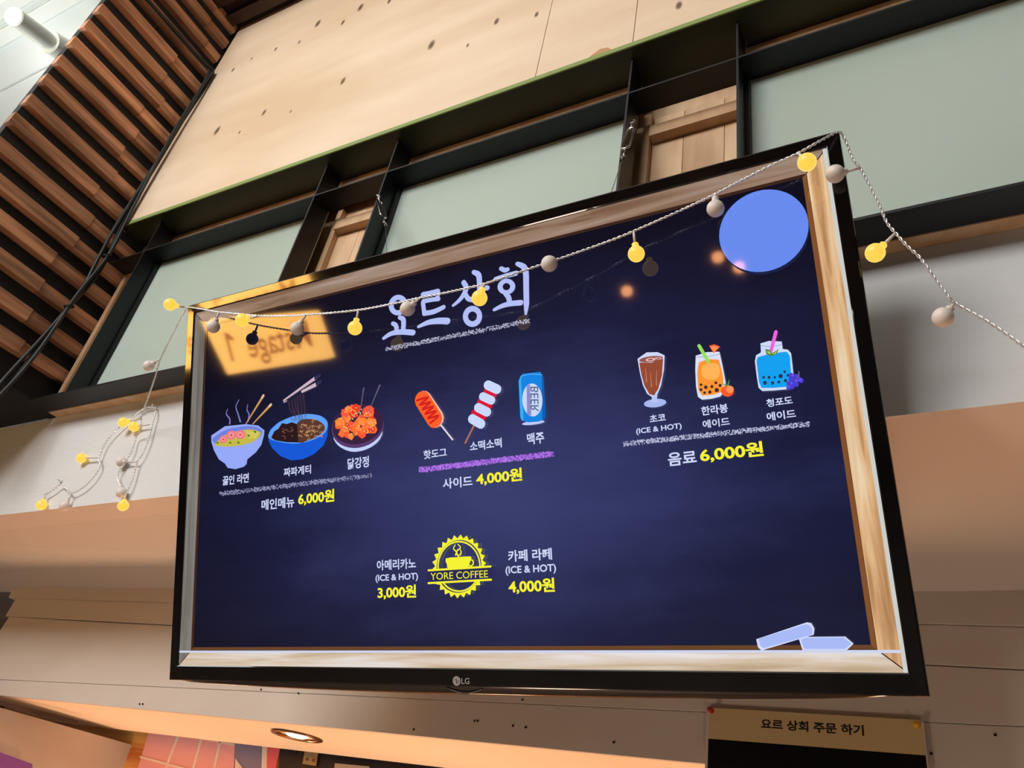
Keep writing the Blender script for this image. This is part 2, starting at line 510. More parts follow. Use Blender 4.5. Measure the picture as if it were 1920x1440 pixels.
# bezel: a rounded-section ring
bm = bmesh.new()


def ringverts(x, z0, z1, y): return [bm.verts.new(p) for p in ((-x, y, z0), (x, y, z0), (x, y, z1), (-x, y, z1))]


prof = [(0, .020), (0, .002), (.0008, .0002), (.0025, -.0007), (.9, 0), (1, .0012), (1, .004)]   # inset fraction/abs, depth
loops = []
for i, (d, y) in enumerate(prof):
    if d < .5: loops.append(ringverts(hw - d, d, hh - d, y))
    else:
        k = 0.0015 if d < 1 else 0
        loops.append(ringverts(SX + k, SZ0 - k, SZ1 + k, y))
for a, b in zip(loops, loops[1:]):
    for i in range(4): bm.faces.new((a[i], a[(i + 1) % 4], b[(i + 1) % 4], b[i]))
new(bm, 'bezel', M_gl, tv)
# back casing, deeper in the lower half
bm = bmesh.new(); x = hw - .002
prism(bm, [(-x, .0202, .002), (-x, .045, .03), (-x, .058, .06), (-x, .058, .42), (-x, .034, .5), (-x, .030, hh - .01), (-x, .0202, hh - .002)], (2 * x, 0, 0))
new(bm, 'casing', M_casing, tv)
# curved glossy lip below the bezel
bm = bmesh.new(); nseg = 40; prev = None
for i in range(nseg + 1):
    u = i / nseg; X = -hw + .02 + (TVW - .06) * u
    dz = -.0125 * (math.sin(math.pi * min(1, max(0, u))) ** .45)
    cur = [bm.verts.new((X, .004, .0015)), bm.verts.new((X, .0055, dz * .8)), bm.verts.new((X, .010, dz)), bm.verts.new((X, .019, dz * .6)), bm.verts.new((X, .0199, .0015))]
    if prev:
        for k in range(4): bm.faces.new((prev[k], cur[k], cur[k + 1], prev[k + 1]))
    prev = cur
new(bm, 'lower_lip', pmat('mirror_plastic', (90, 84, 80), rough=.12, metal=.9), tv, smooth=True)['label'] = 'polished curved lower lip'
# small smile shaped sensor outline under the logo
bm = bmesh.new(); P = []
for i in range(13):
    u = i / 12; q = tvl(835 + 66 * u, 1290 + 9.5 * math.sin(math.pi * u) + 3 * u, 0)
    P.append((q.x, .0035, q.z))
tube(bm, P, .0009, 6); new(bm, 'sensor_rim', M_casing, tv)
# bracket that carries the set (behind it, on the beam)
bm = bmesh.new(); box(bm, (-.2, .059, .2), (.2, .075, .5))
new(bm, 'wall_bracket', M_casing, tv)
Mi = TVB.transposed()
for sx in (-.12, .12):
    bm = bmesh.new()
    a = Vector((sx, .07, .36)); wpt = tvbase + TVB @ a
    t_ = Mi @ (Vector((wpt.x, BY - .001, wpt.z - .01)) - tvbase)
    tube(bm, [a, a.lerp(t_, .5), t_], .012, 8)
    new(bm, 'bracket_arm', M_casing, tv)

# ---- screen, with what it shows
ms = bpy.data.materials.new('chalkboard_display'); ms.use_nodes = True
nt = ms.node_tree; N = nt.nodes; Lk = nt.links; b = N['Principled BSDF']
b.inputs['Base Color'].default_value = (.001, .001, .002, 1); b.inputs['Roughness'].default_value = .04
tc = N.new('ShaderNodeTexCoord')
# shown picture: navy board, lighter smudged middle
mp = N.new('ShaderNodeMapping'); mp.inputs['Scale'].default_value = (1.0, 0, 2.0); mp.inputs['Location'].default_value = (-.08, 0, -.56)
Lk.new(tc.outputs['Object'], mp.inputs[0])
ln = N.new('ShaderNodeVectorMath'); ln.operation = 'LENGTH'; Lk.new(mp.outputs[0], ln.inputs[0])
nz = N.new('ShaderNodeTexNoise'); nz.inputs['Scale'].default_value = 3.2; nz.inputs['Detail'].default_value = 7; nz.inputs['Roughness'].default_value = .62
mp2 = N.new('ShaderNodeMapping'); mp2.inputs['Scale'].default_value = (1, 1, 3.5); mp2.inputs['Rotation'].default_value = (0, .1, 0)
Lk.new(tc.outputs['Object'], mp2.inputs[0]); Lk.new(mp2.outputs[0], nz.inputs['Vector'])
m1 = N.new('ShaderNodeMath'); m1.operation = 'MULTIPLY_ADD'; m1.inputs[1].default_value = .42; Lk.new(nz.outputs['Fac'], m1.inputs[0])
m0 = N.new('ShaderNodeMath'); m0.operation = 'SUBTRACT'; m0.inputs[0].default_value = .62
Lk.new(ln.outputs['Value'], m0.inputs[1]); Lk.new(m0.outputs[0], m1.inputs[2])
cr = N.new('ShaderNodeValToRGB'); e = cr.color_ramp.elements
e[0].position = .02; e[0].color = lin((10, 10, 28)); e[1].position = .85; e[1].color = lin((58, 64, 112))
ee = e.new(.35); ee.color = lin((24, 27, 58)); ee = e.new(.6); ee.color = lin((45, 50, 94))
Lk.new(m1.outputs[0], cr.inputs[0]); Lk.new(cr.outputs[0], b.inputs['Emission Color']); b.inputs['Emission Strength'].default_value = 1.0
bm = bmesh.new(); box(bm, (-SX - .001, .0045, SZ0 - .001), (SX + .001, .0195, SZ1 + .001))
scr = new(bm, 'screen', ms, tv)


def wood_disp(name, c1, c2, sc_, c3):
    m = bpy.data.materials.new(name); m.use_nodes = True; nt = m.node_tree; N = nt.nodes; L = nt.links; b = N['Principled BSDF']
    b.inputs['Base Color'].default_value = (.002, .002, .002, 1); b.inputs['Roughness'].default_value = .04
    tc = N.new('ShaderNodeTexCoord'); mp = N.new('ShaderNodeMapping'); mp.inputs['Scale'].default_value = sc_
    L.new(tc.outputs['Object'], mp.inputs[0]); nz = N.new('ShaderNodeTexNoise'); nz.inputs['Scale'].default_value = 1; nz.inputs['Detail'].default_value = 5; nz.inputs['Distortion'].default_value = .6
    L.new(mp.outputs[0], nz.inputs['Vector']); cr = N.new('ShaderNodeValToRGB'); e = cr.color_ramp.elements
    e[0].position = .33; e[0].color = lin(c1); e[1].position = .7; e[1].color = lin(c2); k = e.new(.48); k.color = lin(c3)
    L.new(nz.outputs['Fac'], cr.inputs[0]); L.new(cr.outputs[0], b.inputs['Emission Color']); b.inputs['Emission Strength'].default_value = 1
    return m


class Art:
    def __init__(s): s.bm = bmesh.new(); s.mats = []; s.y = .0040

    def mi(s, m):
        if m not in s.mats: s.mats.append(m)
        return s.mats.index(m)

    def step(s): s.y -= .000012

    def poly2(s, pts, m):           # pts (x,z) local
        s.step()
        vs = [s.bm.verts.new((p[0], s.y, p[1])) for p in pts]
        f = s.bm.faces.new(vs); f.material_index = s.mi(m)
        f.normal_update()
        if f.normal.y > 0: f.normal_flip()

    def tris(s, vs, fs, m):
        s.step(); V = [s.bm.verts.new((p[0], s.y, p[1])) for p in vs]; k = s.mi(m)
        for f in fs:
            try: F = s.bm.faces.new([V[i] for i in f])
            except ValueError: continue
            F.material_index = k

    def stroke2(s, P, W, m, capn=6):
        """P list of (x,z); W widths"""
        P = [Vector((p[0], p[1])) for p in P]; n = len(P)
        if isinstance(W, (int, float)): W = [W] * n
        L_, R_ = [], []
        for i in range(n):
            d = (P[min(i + 1, n - 1)] - P[max(i - 1, 0)]); d = d.normalized() if d.length > 1e-9 else Vector((1, 0))
            nn = Vector((-d.y, d.x)); L_.append(P[i] + nn * W[i] / 2); R_.append(P[i] - nn * W[i] / 2)
        s.step(); k = s.mi(m)
        vl = [s.bm.verts.new((p.x, s.y, p.y)) for p in L_]; vr = [s.bm.verts.new((p.x, s.y, p.y)) for p in R_]
        for i in range(n - 1):
            f = s.bm.faces.new((vl[i], vl[i + 1], vr[i + 1], vr[i])); f.material_index = k
        if capn:
            for i in (0, n - 1):
                r = W[i] / 2; c = P[i]
                s.poly2([(c.x + r * math.cos(a), c.y + r * math.sin(a)) for a in [2 * math.pi * q / 12 for q in range(12)]], m)

    def done(s, name, label=None):
        o = new(s.bm, name, s.mats, scr, recalc=False)
        if label: o['label'] = label
        s.bm = bmesh.new(); s.mats = []
        return o


def cropf(ox, oy, k):
    def c(x, y): return (ox + x / k, oy + y / k)
    return c


def L2(px, py):
    q = tvl(px, py); return (q.x, q.z)


border = Art()
IX, IZ0, IZ1 = .5715, TVH / 2 - .3092, TVH / 2 + .3115
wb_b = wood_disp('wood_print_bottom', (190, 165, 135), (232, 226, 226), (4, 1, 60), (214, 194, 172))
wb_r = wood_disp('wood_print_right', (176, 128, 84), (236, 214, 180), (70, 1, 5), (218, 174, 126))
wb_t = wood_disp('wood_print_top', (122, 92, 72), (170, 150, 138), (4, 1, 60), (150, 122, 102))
wb_l = wood_disp('wood_print_left', (92, 88, 82), (140, 138, 132), (70, 1, 4), (118, 112, 106))  # left and top darker: the panel's viewing-angle dimming is put into these colours
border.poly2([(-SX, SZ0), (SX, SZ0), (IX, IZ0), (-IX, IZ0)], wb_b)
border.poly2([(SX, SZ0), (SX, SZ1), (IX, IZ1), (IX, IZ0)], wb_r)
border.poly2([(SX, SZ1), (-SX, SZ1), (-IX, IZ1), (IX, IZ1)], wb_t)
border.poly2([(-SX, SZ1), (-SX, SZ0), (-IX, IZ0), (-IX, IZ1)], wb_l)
NX, NZ0, NZ1 = .5655, TVH / 2 - .3035, TVH / 2 + .3065
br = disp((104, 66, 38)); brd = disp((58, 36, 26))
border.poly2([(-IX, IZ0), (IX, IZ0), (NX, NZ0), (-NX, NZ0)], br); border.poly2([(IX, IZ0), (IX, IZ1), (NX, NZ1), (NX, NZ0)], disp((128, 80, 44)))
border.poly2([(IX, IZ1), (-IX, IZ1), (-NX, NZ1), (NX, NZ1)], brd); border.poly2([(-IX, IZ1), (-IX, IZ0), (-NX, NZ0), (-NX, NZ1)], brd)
dk = disp((30, 20, 14))
for a, c in (((SX, SZ0), (IX, IZ0)), ((SX, SZ1), (IX, IZ1)), ((-SX, SZ0), (-IX, IZ0)), ((-SX, SZ1), (-IX, IZ1))): border.stroke2([a, c], .0014, dk, 0)
border.stroke2([(-IX, IZ0), (IX, IZ0)], .0016, dk, 0); border.stroke2([(IX, IZ0), (IX, IZ1)], .0010, disp((120, 60, 28)), 0)
border.stroke2([(-SX, SZ0 + .0235), (SX, SZ0 + .0235)], .0035, disp((206, 212, 236)), 0)
border.stroke2([(SX - .0025, SZ0), (SX - .0025, SZ1)], .005, disp((205, 205, 200)), 0)
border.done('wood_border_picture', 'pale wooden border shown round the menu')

# ---- lettering
ink = disp((178, 190, 246)); white = disp((206, 214, 248)); yel = disp((246, 242, 52))
lt = Art()


def put(art, body, bl, tr, m, off=.018):
    vs, fs = text_mesh(body, off)
    a = L2(*bl); b = L2(*tr)
    art.tris([(a[0] + u * (b[0] - a[0]), a[1] + v * (b[1] - a[1])) for u, v in vs], fs, m)


for body, bl, tr, m in [
    ('끓인 라면', (414, 910.5), (463.6, 886), white), ('짜파게티', (528.8, 894), (580.3, 870.6), white), ('닭강정', (648.8, 880.3), (688.8, 854), white),
    ('메인메뉴', (487, 957), (549, 930), white), ('6,000원', (556, 949), (624, 916), yel),
    ('핫도그', (791.7, 861), (834.7, 838.5), white), ('소떡소떡', (879, 846), (938, 820), white), ('맥주', (986.7, 834), (1017.5, 808), white),
    ('사이드', (828, 917), (883, 891), white), ('4,000원', (891, 911.7), (976, 876), yel),
    ('초코', (1217, 791), (1245.8, 774), white), ('(ICE & HOT)', (1191.7, 816), (1276, 792), white),
    ('한라봉', (1314.6, 779), (1362.5, 755), white), ('에이드', (1317, 803), (1366, 781), white),
    ('청포도', (1437, 763), (1484, 741), white), ('에이드', (1437.5, 789), (1490, 766), white),
    ('음료', (1252, 874), (1303, 843), white), ('6,000원', (1312.5, 868.8), (1428, 826), yel),
    ('아메리카노', (704, 1070), (777, 1046), white), ('(ICE & HOT)', (701.5, 1093.5), (781, 1073.8), white), ('3,000원', (705.4, 1125), (777.3, 1096), yel),
    ('카페 라떼', (950.8, 1054), (1032, 1027), white), ('(ICE & HOT)', (946, 1080), (1040, 1057), white), ('4,000원', (951.9, 1115), (1037, 1083), yel)]:
    put(lt, body, bl, tr, m, .03 if m is yel else .022)
    lt.done('price_lettering' if m is yel else 'menu_lettering', 'yellow price' if m is yel else 'white menu words')
# hand brushed title
c5 = cropf(680, 470, 5.647)
UN = (Vector(L2(900, 600)) - Vector(L2(901, 600))).length / 5.647 * 1.0


def br_(pts, wd, m=ink, n=5):
    P = smoothpath([(*c5(x, y), 0) for x, y in pts], n); k = len(P)
    if isinstance(wd, (int, float)): W = [wd] * k
    else:
        W = []
        for i in range(k):
            u = i / (k - 1) * (len(wd) - 1); j = min(int(u), len(wd) - 2); W.append(wd[j] + (wd[j + 1] - wd[j]) * (u - j))
    lt.stroke2([L2(p.x, p.y) for p in P], [w_ * UN for w_ in W], m)


def ell(cx, cy, rx, ry, tilt=0, n=22, f=c5):
    out = []
    for i in range(n):
        a = 2 * math.pi * i / n; x = rx * math.cos(a); y = ry * math.sin(a)
        out.append(f(cx + x * math.cos(tilt) - y * math.sin(tilt), cy + x * math.sin(tilt) + y * math.cos(tilt)))
    return out


def ring(cx, cy, rx, ry, irx, iry, tilt=0, m=ink, art=None, f=c5, n=28):
    art = art or lt
    o = [L2(*p) for p in ell(cx, cy, rx, ry, tilt, n, f)]; i_ = [L2(*p) for p in ell(cx, cy, irx, iry, tilt, n, f)]
    art.tris(o + i_, [(k, (k + 1) % n, n + (k + 1) % n, n + k) for k in range(n)], m)


ring(362, 570, 100, 110, 46, 56, .25)
br_([(305, 765), (340, 790), (345, 850)], [42, 50, 50]); br_([(378, 700), (418, 730), (415, 850)], [42, 55, 52])
br_([(208, 922), (290, 872), (400, 855), (520, 862)], [34, 48, 55, 58])
br_([(625, 458), (700, 442), (782, 424)], [50, 46, 52]); br_([(785, 425), (783, 470), (772, 500)], [48, 44, 40])
br_([(630, 530), (720, 512), (790, 505)], [46, 44, 44]); br_([(625, 545), (633, 600), (640, 662)], [46, 46, 46]); br_([(640, 658), (740, 640), (845, 592)], [50, 50, 44])
br_([(578, 800), (680, 755), (790, 738), (885, 740)], [30, 50, 62, 66])
br_([(1058, 330), (1085, 390), (1050, 470), (1000, 530), (945, 575)], [50, 54, 46, 38, 26]); br_([(1072, 440), (1105, 500), (1160, 515)], [42, 50, 48])
br_([(1165, 220), (1215, 250), (1226, 330), (1226, 420)], [44, 58, 54, 52]); br_([(1230, 385), (1310, 388)], [44, 48])
ring(1152, 690, 102, 112, 48, 52, .1)
br_([(1455, 182), (1495, 200), (1525, 192)], [42, 46, 40]); br_([(1392, 292), (1500, 262), (1615, 232)], [34, 46, 48])
ring(1512, 375, 94, 84, 40, 38, -.2)
br_([(1500, 445), (1535, 490), (1545, 545)], [44, 52, 50]); br_([(1382, 620), (1470, 578), (1560, 555), (1665, 545)], [30, 44, 50, 52])
br_([(1628, 132), (1695, 165), (1718, 230), (1722, 400), (1724, 560), (1718, 665)], [40, 56, 58, 56, 54, 22])
lt.done('title_lettering', 'large pale blue brushed Korean title')

# ---- chalk divider lines
ch = Art()


def chalk(a, b, th, m, dens=2.4):
    rnd = random.Random(int(a[0] * 7 + b[1])); L_ = math.dist(a, b); n = int(L_ * dens)
    ch.step(); vs = []; fs = []
    for i in range(n):
        u = rnd.random(); v = rnd.uniform(-.5, .5) * th
        x = a[0] + (b[0] - a[0]) * u; y = a[1] + (b[1] - a[1]) * u + v
        an = rnd.uniform(0, math.pi); l = rnd.uniform(1.2, 4.2); wd = rnd.uniform(.5, 1.1)
        dx, dy = math.cos(an), math.sin(an); k = len(vs)
        for sx, sy in ((-1, -1), (1, -1), (1, 1), (-1, 1)):
            vs.append(L2(x + dx * l / 2 * sx - dy * wd / 2 * sy, y + dy * l / 2 * sx + dx * wd / 2 * sy))
        fs.append((k, k + 1, k + 2, k + 3))
    ch.tris(vs, fs, m)


cw = disp((196, 200, 232))
chalk((409, 926), (694, 891), 8, disp((150, 152, 190))); ch.done('divider_line', 'grey chalk divider under the bowls')
chalk((721, 654), (992, 600), 8, disp((186, 186, 214))); ch.done('divider_line', 'chalk divider under the title')
chalk((1167, 832), (1517, 794), 9, cw, 2.8); ch.done('divider_line', 'white chalk divider under the drinks')
ch.poly2([L2(783, 876), L2(1036, 845), L2(1036, 854), L2(783, 885)], disp((96, 62, 160)))
chalk((783, 881), (1036, 850), 10, disp((182, 120, 236)), 4.5)
ch.done('divider_line', 'purple chalk divider under the snacks')

# ---- pictures
ar = Art()


def P_(f, pts, m, sm=0):
    if sm: pts = [(p.x, p.y) for p in smoothpath([(x, y, 0) for x, y in pts], sm, True)]
    ar.poly2([L2(*f(x, y)) for x, y in pts], m)


def S_(f, pts, wd, m, n=4, cap=6):
    k_ = f(1, 0)[0] - f(0, 0)[0]; c = f(*pts[0])
    un = (Vector(L2(c[0] - .5, c[1])) - Vector(L2(c[0] + .5, c[1]))).length * k_
    P = smoothpath([(x, y, 0) for x, y in pts], n) if len(pts) > 2 else [Vector((x, y, 0)) for x, y in pts]
    k = len(P)
    W = [wd * un] * k if isinstance(wd, (int, float)) else [(wd[0] + (wd[1] - wd[0]) * i / (k - 1)) * un for i in range(k)]
    ar.stroke2([L2(*f(p.x, p.y)) for p in P], W, m, cap)


def E_(f, cx, cy, rx, ry, m, tilt=0, n=24): ar.poly2([L2(*p) for p in ell(cx, cy, rx, ry, tilt, n, f)], m)


f3 = cropf(380, 680, 5.142); f7 = cropf(750, 680, 6); f4 = cropf(1150, 600, 4.8); f6 = cropf(680, 980, 4.8); f9 = cropf(1280, 960, 3); f1 = cropf(0, 0, 1)
D = disp
# ramen
for pts in ([(225, 445), (212, 490), (245, 540), (245, 585)], [(335, 355), (305, 420), (325, 490), (347, 565)], [(420, 400), (412, 450), (432, 500), (422, 560)]): S_(f3, pts, [6, 14], D((120, 118, 190)))
P_(f3, [(68, 700), (200, 610), (400, 590), (520, 603), (580, 650), (575, 700), (550, 790), (500, 860), (415, 930), (408, 975), (380, 1002), (300, 1025), (225, 1012), (200, 972), (140, 930), (92, 840), (68, 760)], D((150, 168, 248)))
P_(f3, [(85, 725), (220, 640), (400, 610), (510, 620), (560, 660), (530, 720), (420, 775), (260, 805), (130, 800), (95, 770)], D((112, 128, 222)), 3)
P_(f3, [(108, 775), (190, 700), (330, 655), (450, 640), (530, 662), (545, 690), (490, 750), (380, 790), (240, 806), (135, 802)], D((196, 184, 74)), 3)
for k in range(9): S_(f3, [(400 + k * 5, 655 + k * 9), (460 + k * 4, 665 + k * 7), (535 - k * 5, 668 + k * 8)], 3, D((226, 206, 110)))
for cx, cy, r in ((185, 738, 40), (262, 696, 46), (350, 692, 46)):
    E_(f3, cx, cy, r, r * .95, D((236, 120, 130)), -.3); E_(f3, cx, cy, r * .6, r * .55, D((248, 160, 160))); E_(f3, cx, cy, r * .3, r * .27, D((226, 84, 100)))
for cx, cy in ((130, 770), (252, 770), (332, 768), (430, 700), (492, 665)): E_(f3, cx, cy, 13, 9, D((40, 120, 40)), .5, 8)
S_(f3, [(405, 585), (572, 315)], [8, 20], D((206, 152, 92))); S_(f3, [(470, 588), (645, 402)], [8, 20], D((206, 152, 92)))
S_(f3, [(560, 335), (572, 315)], [19, 21], D((236, 190, 140))); S_(f3, [(630, 418), (645, 402)], [19, 21], D((236, 190, 140)))
ar.done('bowl_picture', 'picture of a pale bowl of ramen with steam and chopsticks')
# black bean noodles
P_(f3, [(617, 700), (640, 640), (720, 570), (850, 515), (1000, 490), (1120, 505), (1185, 550), (1197, 600), (1190, 710), (1150, 800), (1060, 880), (950, 930), (840, 940), (740, 900), (660, 825), (625, 755)], D((20, 88, 214)))
P_(f3, [(620, 705), (650, 640), (730, 570), (860, 515), (1000, 492), (1115, 508), (1180, 550), (1194, 600), (1170, 670), (1090, 725), (980, 765), (860, 778), (720, 760), (640, 735)], D((96, 160, 248)), 3)
P_(f3, [(900, 575), (1000, 540), (1100, 555), (1165, 610), (1150, 665), (1080, 715), (1000, 748), (905, 768)], D((92, 56, 44)), 2)
rnd = random.Random(3)
for k in range(46):
    x = rnd.uniform(905, 1140); y = 600 + rnd.uniform(-40, 130) - (x - 905) * .05
    if (x - 1020) ** 2 / 130 ** 2 + (y - 650) ** 2 / 95 ** 2 > 1: continue
    a = rnd.uniform(0, 6.28); S_(f3, [(x, y), (x + 20 * math.cos(a), y + 12 * math.sin(a)), (x + 34 * math.cos(a + .6), y + 24 * math.sin(a + .6))], 6, D((186, 138, 100)), 3, 0)
P_(f3, [(650, 722), (680, 660), (720, 635), (755, 580), (800, 590), (850, 572), (900, 590), (912, 768), (800, 765), (690, 748)], D((40, 22, 26)))
for k in range(16): E_(f3, rnd.uniform(700, 890), rnd.uniform(620, 750), 9, 7, D((112, 70, 64)), rnd.random(), 8)
for k in range(13):
    x0 = 812 + k * 13; x1 = 850 + k * 11
    S_(f3, [(x0, 372 - k * 8), (x0 + rnd.uniform(5, 20), 440), (x1 + rnd.uniform(-10, 10), 500), (x1, 560)], 3.5, D((96, 72, 82)) if k % 2 else D((58, 40, 52)), 4, 0)
S_(f3, [(772, 362), (1068, 152)], [12, 26], D((206, 180, 196))); S_(f3, [(775, 380), (800, 366)], 8, D((206, 180, 196)))
S_(f3, [(1080, 145), (1118, 122)], 26, D((46, 44, 84))); S_(f3, [(952, 276), (1076, 212)], [20, 30], D((206, 180, 196))); S_(f3, [(1095, 200), (1128, 180)], 28, D((46, 44, 84)))
ar.done('bowl_picture', 'picture of a blue bowl of black bean noodles')
# chicken
P_(f3, [(1250, 700), (1300, 640), (1480, 700), (1650, 660), (1727, 650), (1700, 740), (1620, 810), (1520, 850), (1420, 856), (1330, 820), (1275, 770)], D((196, 208, 252)), 2)
E_(f3, 1488, 612, 258, 205, D((86, 58, 108)), -.3, 32); E_(f3, 1490, 592, 252, 188, D((58, 32, 62)), -.3, 32)
for k in range(52):
    a = rnd.uniform(0, 6.28); r = math.sqrt(rnd.random()); x = 1482 + 205 * r * math.cos(a); y = 572 + 150 * r * math.sin(a) - (x - 1482) * .12
    n = rnd.choice((5, 6)); s_ = rnd.uniform(34, 58); a0 = rnd.random() * 6
    P_(f3, [(x + s_ * rnd.uniform(.75, 1) * math.cos(a0 + 6.28 * q / n), y + s_ * rnd.uniform(.7, 1) * math.sin(a0 + 6.28 * q / n)) for q in range(n)], D(rnd.choice(((255, 112, 48), (238, 62, 40), (255, 140, 60), (250, 88, 60)))))
for k in range(90):
    a = rnd.uniform(0, 6.28); r = math.sqrt(rnd.random()); x = 1482 + 190 * r * math.cos(a); y = 565 + 135 * r * math.sin(a)
    E_(f3, x, y, rnd.uniform(4, 8), rnd.uniform(4, 8), D(rnd.choice(((250, 214, 110), (255, 180, 120), (190, 214, 80), (255, 196, 196)))), rnd.random(), 7)
S_(f3, [(1552, 245), (1515, 480)], [12, 5], D((104, 96, 120))); S_(f3, [(1706, 218), (1600, 470)], [14, 5], D((104, 96, 120)))
ar.done('bowl_picture', 'picture of a dark bowl of orange chicken')
# corn dog
S_(f7, [(450, 690), (590, 866)], 15, D((236, 226, 238)))
S_(f7, [(262, 415), (405, 630)], 170, D((240, 196, 186))); S_(f7, [(250, 415), (388, 635)], 168, D((255, 96, 42)))
zz = []
for k in range(11):
    u = k / 10; cx = 245 + 150 * u; cy = 395 + 255 * u; s_ = 58 if k % 2 else -58; zz.append((cx + s_ * .95, cy - s_ * .5))
S_(f7, zz, 22, D((214, 34, 28)), 5)
ar.done('snack_picture', 'picture of an orange corn dog on a stick')
# skewer
S_(f7, [(835, 700), (733, 902)], 20, D((168, 112, 92)))
for a, b2, wd in (((972, 325), (1055, 362), 66), ((900, 440), (1005, 485), 66), ((835, 565), (935, 612), 66)): S_(f7, [a, b2], wd, D((216, 24, 56)))
for a, b2, wd in (((988, 252), (1092, 300), 94), ((930, 380), (1030, 425), 84), ((878, 505), (980, 556), 90), ((812, 632), (912, 690), 94)): S_(f7, [a, b2], wd, D((202, 216, 252)))
ar.done('snack_picture', 'picture of a red and white skewer')
# beer can
E_(f7, 1500, 676, 128, 22, D((188, 202, 250)), -.12)
P_(f7, [(1357, 152), (1380, 126), (1580, 104), (1600, 140), (1616, 172), (1641, 600), (1626, 640), (1560, 662), (1450, 672), (1370, 652), (1354, 612), (1335, 205)], D((14, 132, 226)))
P_(f7, [(1335, 205), (1357, 152), (1370, 150), (1362, 210), (1392, 640), (1370, 652), (1354, 612)], D((60, 170, 244)))
P_(f7, [(1600, 140), (1616, 172), (1641, 600), (1626, 640), (1600, 648), (1596, 180)], D((10, 92, 178)))
S_(f7, [(1362, 152), (1480, 128), (1596, 138)], 5, D((120, 200, 250)))
E_(f7, 1490, 420, 113, 186, D((202, 214, 250)), -.05, 32)
P_(f7, [(1425, 262), (1462, 240), (1478, 600), (1430, 578)], D((140, 140, 200)))
vs, fs = text_mesh('BEER', .0)
ar.tris([L2(*f7(1555 - v * 88 - u * 8 + 8 * u * 0 + (u * 14), 272 + u * 278)) for u, v in vs], fs, D((66, 92, 122)))
ar.done('can_picture', 'picture of a blue beer can')
# chocolate glass
E_(f4, 376, 748, 101, 38, D((168, 184, 240)), -.1)
P_(f4, [(345, 680), (398, 676), (392, 712), (412, 735), (340, 745), (348, 712)], D((182, 196, 246)))
P_(f4, [(218, 350), (240, 480), (268, 590), (305, 665), (345, 692), (395, 672), (430, 590), (456, 450), (462, 318), (400, 290), (300, 292)], D((206, 216, 250)))
P_(f4, [(234, 382), (252, 490), (280, 590), (325, 668), (368, 680), (405, 620), (438, 500), (448, 350), (340, 384)], D((150, 74, 52)))
E_(f4, 340, 352, 108, 26, D((150, 84, 72)), -.12); ring(335, 356, 44, 15, 24, 8, -.1, D((232, 188, 190)), ar, f4); ring(405, 345, 30, 11, 14, 5, 0, D((214, 170, 172)), ar, f4)
for pts in ([(290, 440), (300, 560)], [(335, 470), (345, 600)], [(392, 450), (388, 590)]): S_(f4, pts, [3, 7], D((206, 140, 112)))
ar.done('drink_picture', 'picture of a stemmed glass of chocolate')
# orange ade
P_(f4, [(742, 322), (840, 290), (956, 286), (985, 420), (1012, 560), (1006, 640), (962, 690), (880, 710), (800, 718), (762, 692), (745, 600), (738, 450)], D((218, 224, 250)))
P_(f4, [(770, 382), (860, 352), (952, 358), (970, 430), (990, 520), (986, 645), (905, 672), (800, 682), (765, 625), (756, 480)], D((252, 150, 50)))
P_(f4, [(800, 420), (870, 390), (940, 400), (960, 460), (940, 520), (860, 540), (800, 500)], D((255, 180, 86)), 3)
S_(f4, [(745, 336), (850, 330), (958, 308)], 3, D((60, 60, 110))); S_(f4, [(772, 232), (855, 376)], 30, D((150, 222, 92)))
P_(f4, [(862, 232), (910, 220), (962, 240), (905, 300)], D((250, 92, 60))); P_(f4, [(875, 242), (910, 234), (948, 246), (906, 290)], D((255, 150, 80)))
for cx, cy, r in ((790, 583, 12), (790, 628, 13), (822, 655, 12), (833, 606, 16), (870, 650, 15), (888, 600, 14), (924, 566, 13), (932, 632, 19), (962, 590, 14)):
    E_(f4, cx, cy, r, r, D((50, 30, 34))); E_(f4, cx + 2, cy + 2, r * .5, r * .5, D((84, 46, 40)), 0, 10)
E_(f4, 1028, 640, 58, 50, D((250, 90, 44))); E_(f4, 1050, 625, 34, 32, D((255, 150, 92))); P_(f4, [(975, 565), (1025, 590), (1045, 530), (1040, 595), (1000, 590)], D((86, 168, 78)))
ar.done('drink_picture', 'picture of an orange drink with pearls')
# blue ade
P_(f4, [(1325, 212), (1400, 190), (1516, 195), (1525, 262), (1572, 268), (1600, 300), (1612, 400), (1622, 500), (1612, 600), (1560, 625), (1440, 636), (1340, 640), (1308, 610), (1290, 500), (1275, 372), (1285, 320), (1330, 292)], D((206, 218, 250)))
P_(f4, [(1300, 335), (1400, 308), (1560, 285), (1590, 325), (1598, 440), (1606, 560), (1580, 600), (1440, 612), (1335, 612), (1312, 560), (1290, 372)], D((16, 160, 240)))
S_(f4, [(1326, 232), (1420, 240), (1520, 222)], 3, D((60, 60, 110))); S_(f4, [(1464, 108), (1420, 280)], 32, D((244, 96, 226)))
P_(f4, [(1368, 262), (1410, 270), (1430, 300), (1490, 262), (1470, 310), (1420, 328), (1380, 310)], D((86, 130, 60)))
P_(f4, [(1382, 280), (1410, 285), (1422, 310), (1392, 302)], D((170, 200, 110))); P_(f4, [(1432, 312), (1480, 272), (1462, 306)], D((170, 200, 110)))
for cx, cy, r in ((1354, 517, 12), (1402, 517, 13), (1454, 517, 11), (1507, 506, 19), (1543, 467, 11), (1574, 500, 13), (1366, 567, 17), (1434, 569, 15), (1491, 560, 13), (1552, 547, 15)):
    E_(f4, cx, cy, r, r, D((24, 40, 80))); E_(f4, cx + 2, cy + 2, r * .5, r * .5, D((60, 60, 90)), 0, 10)
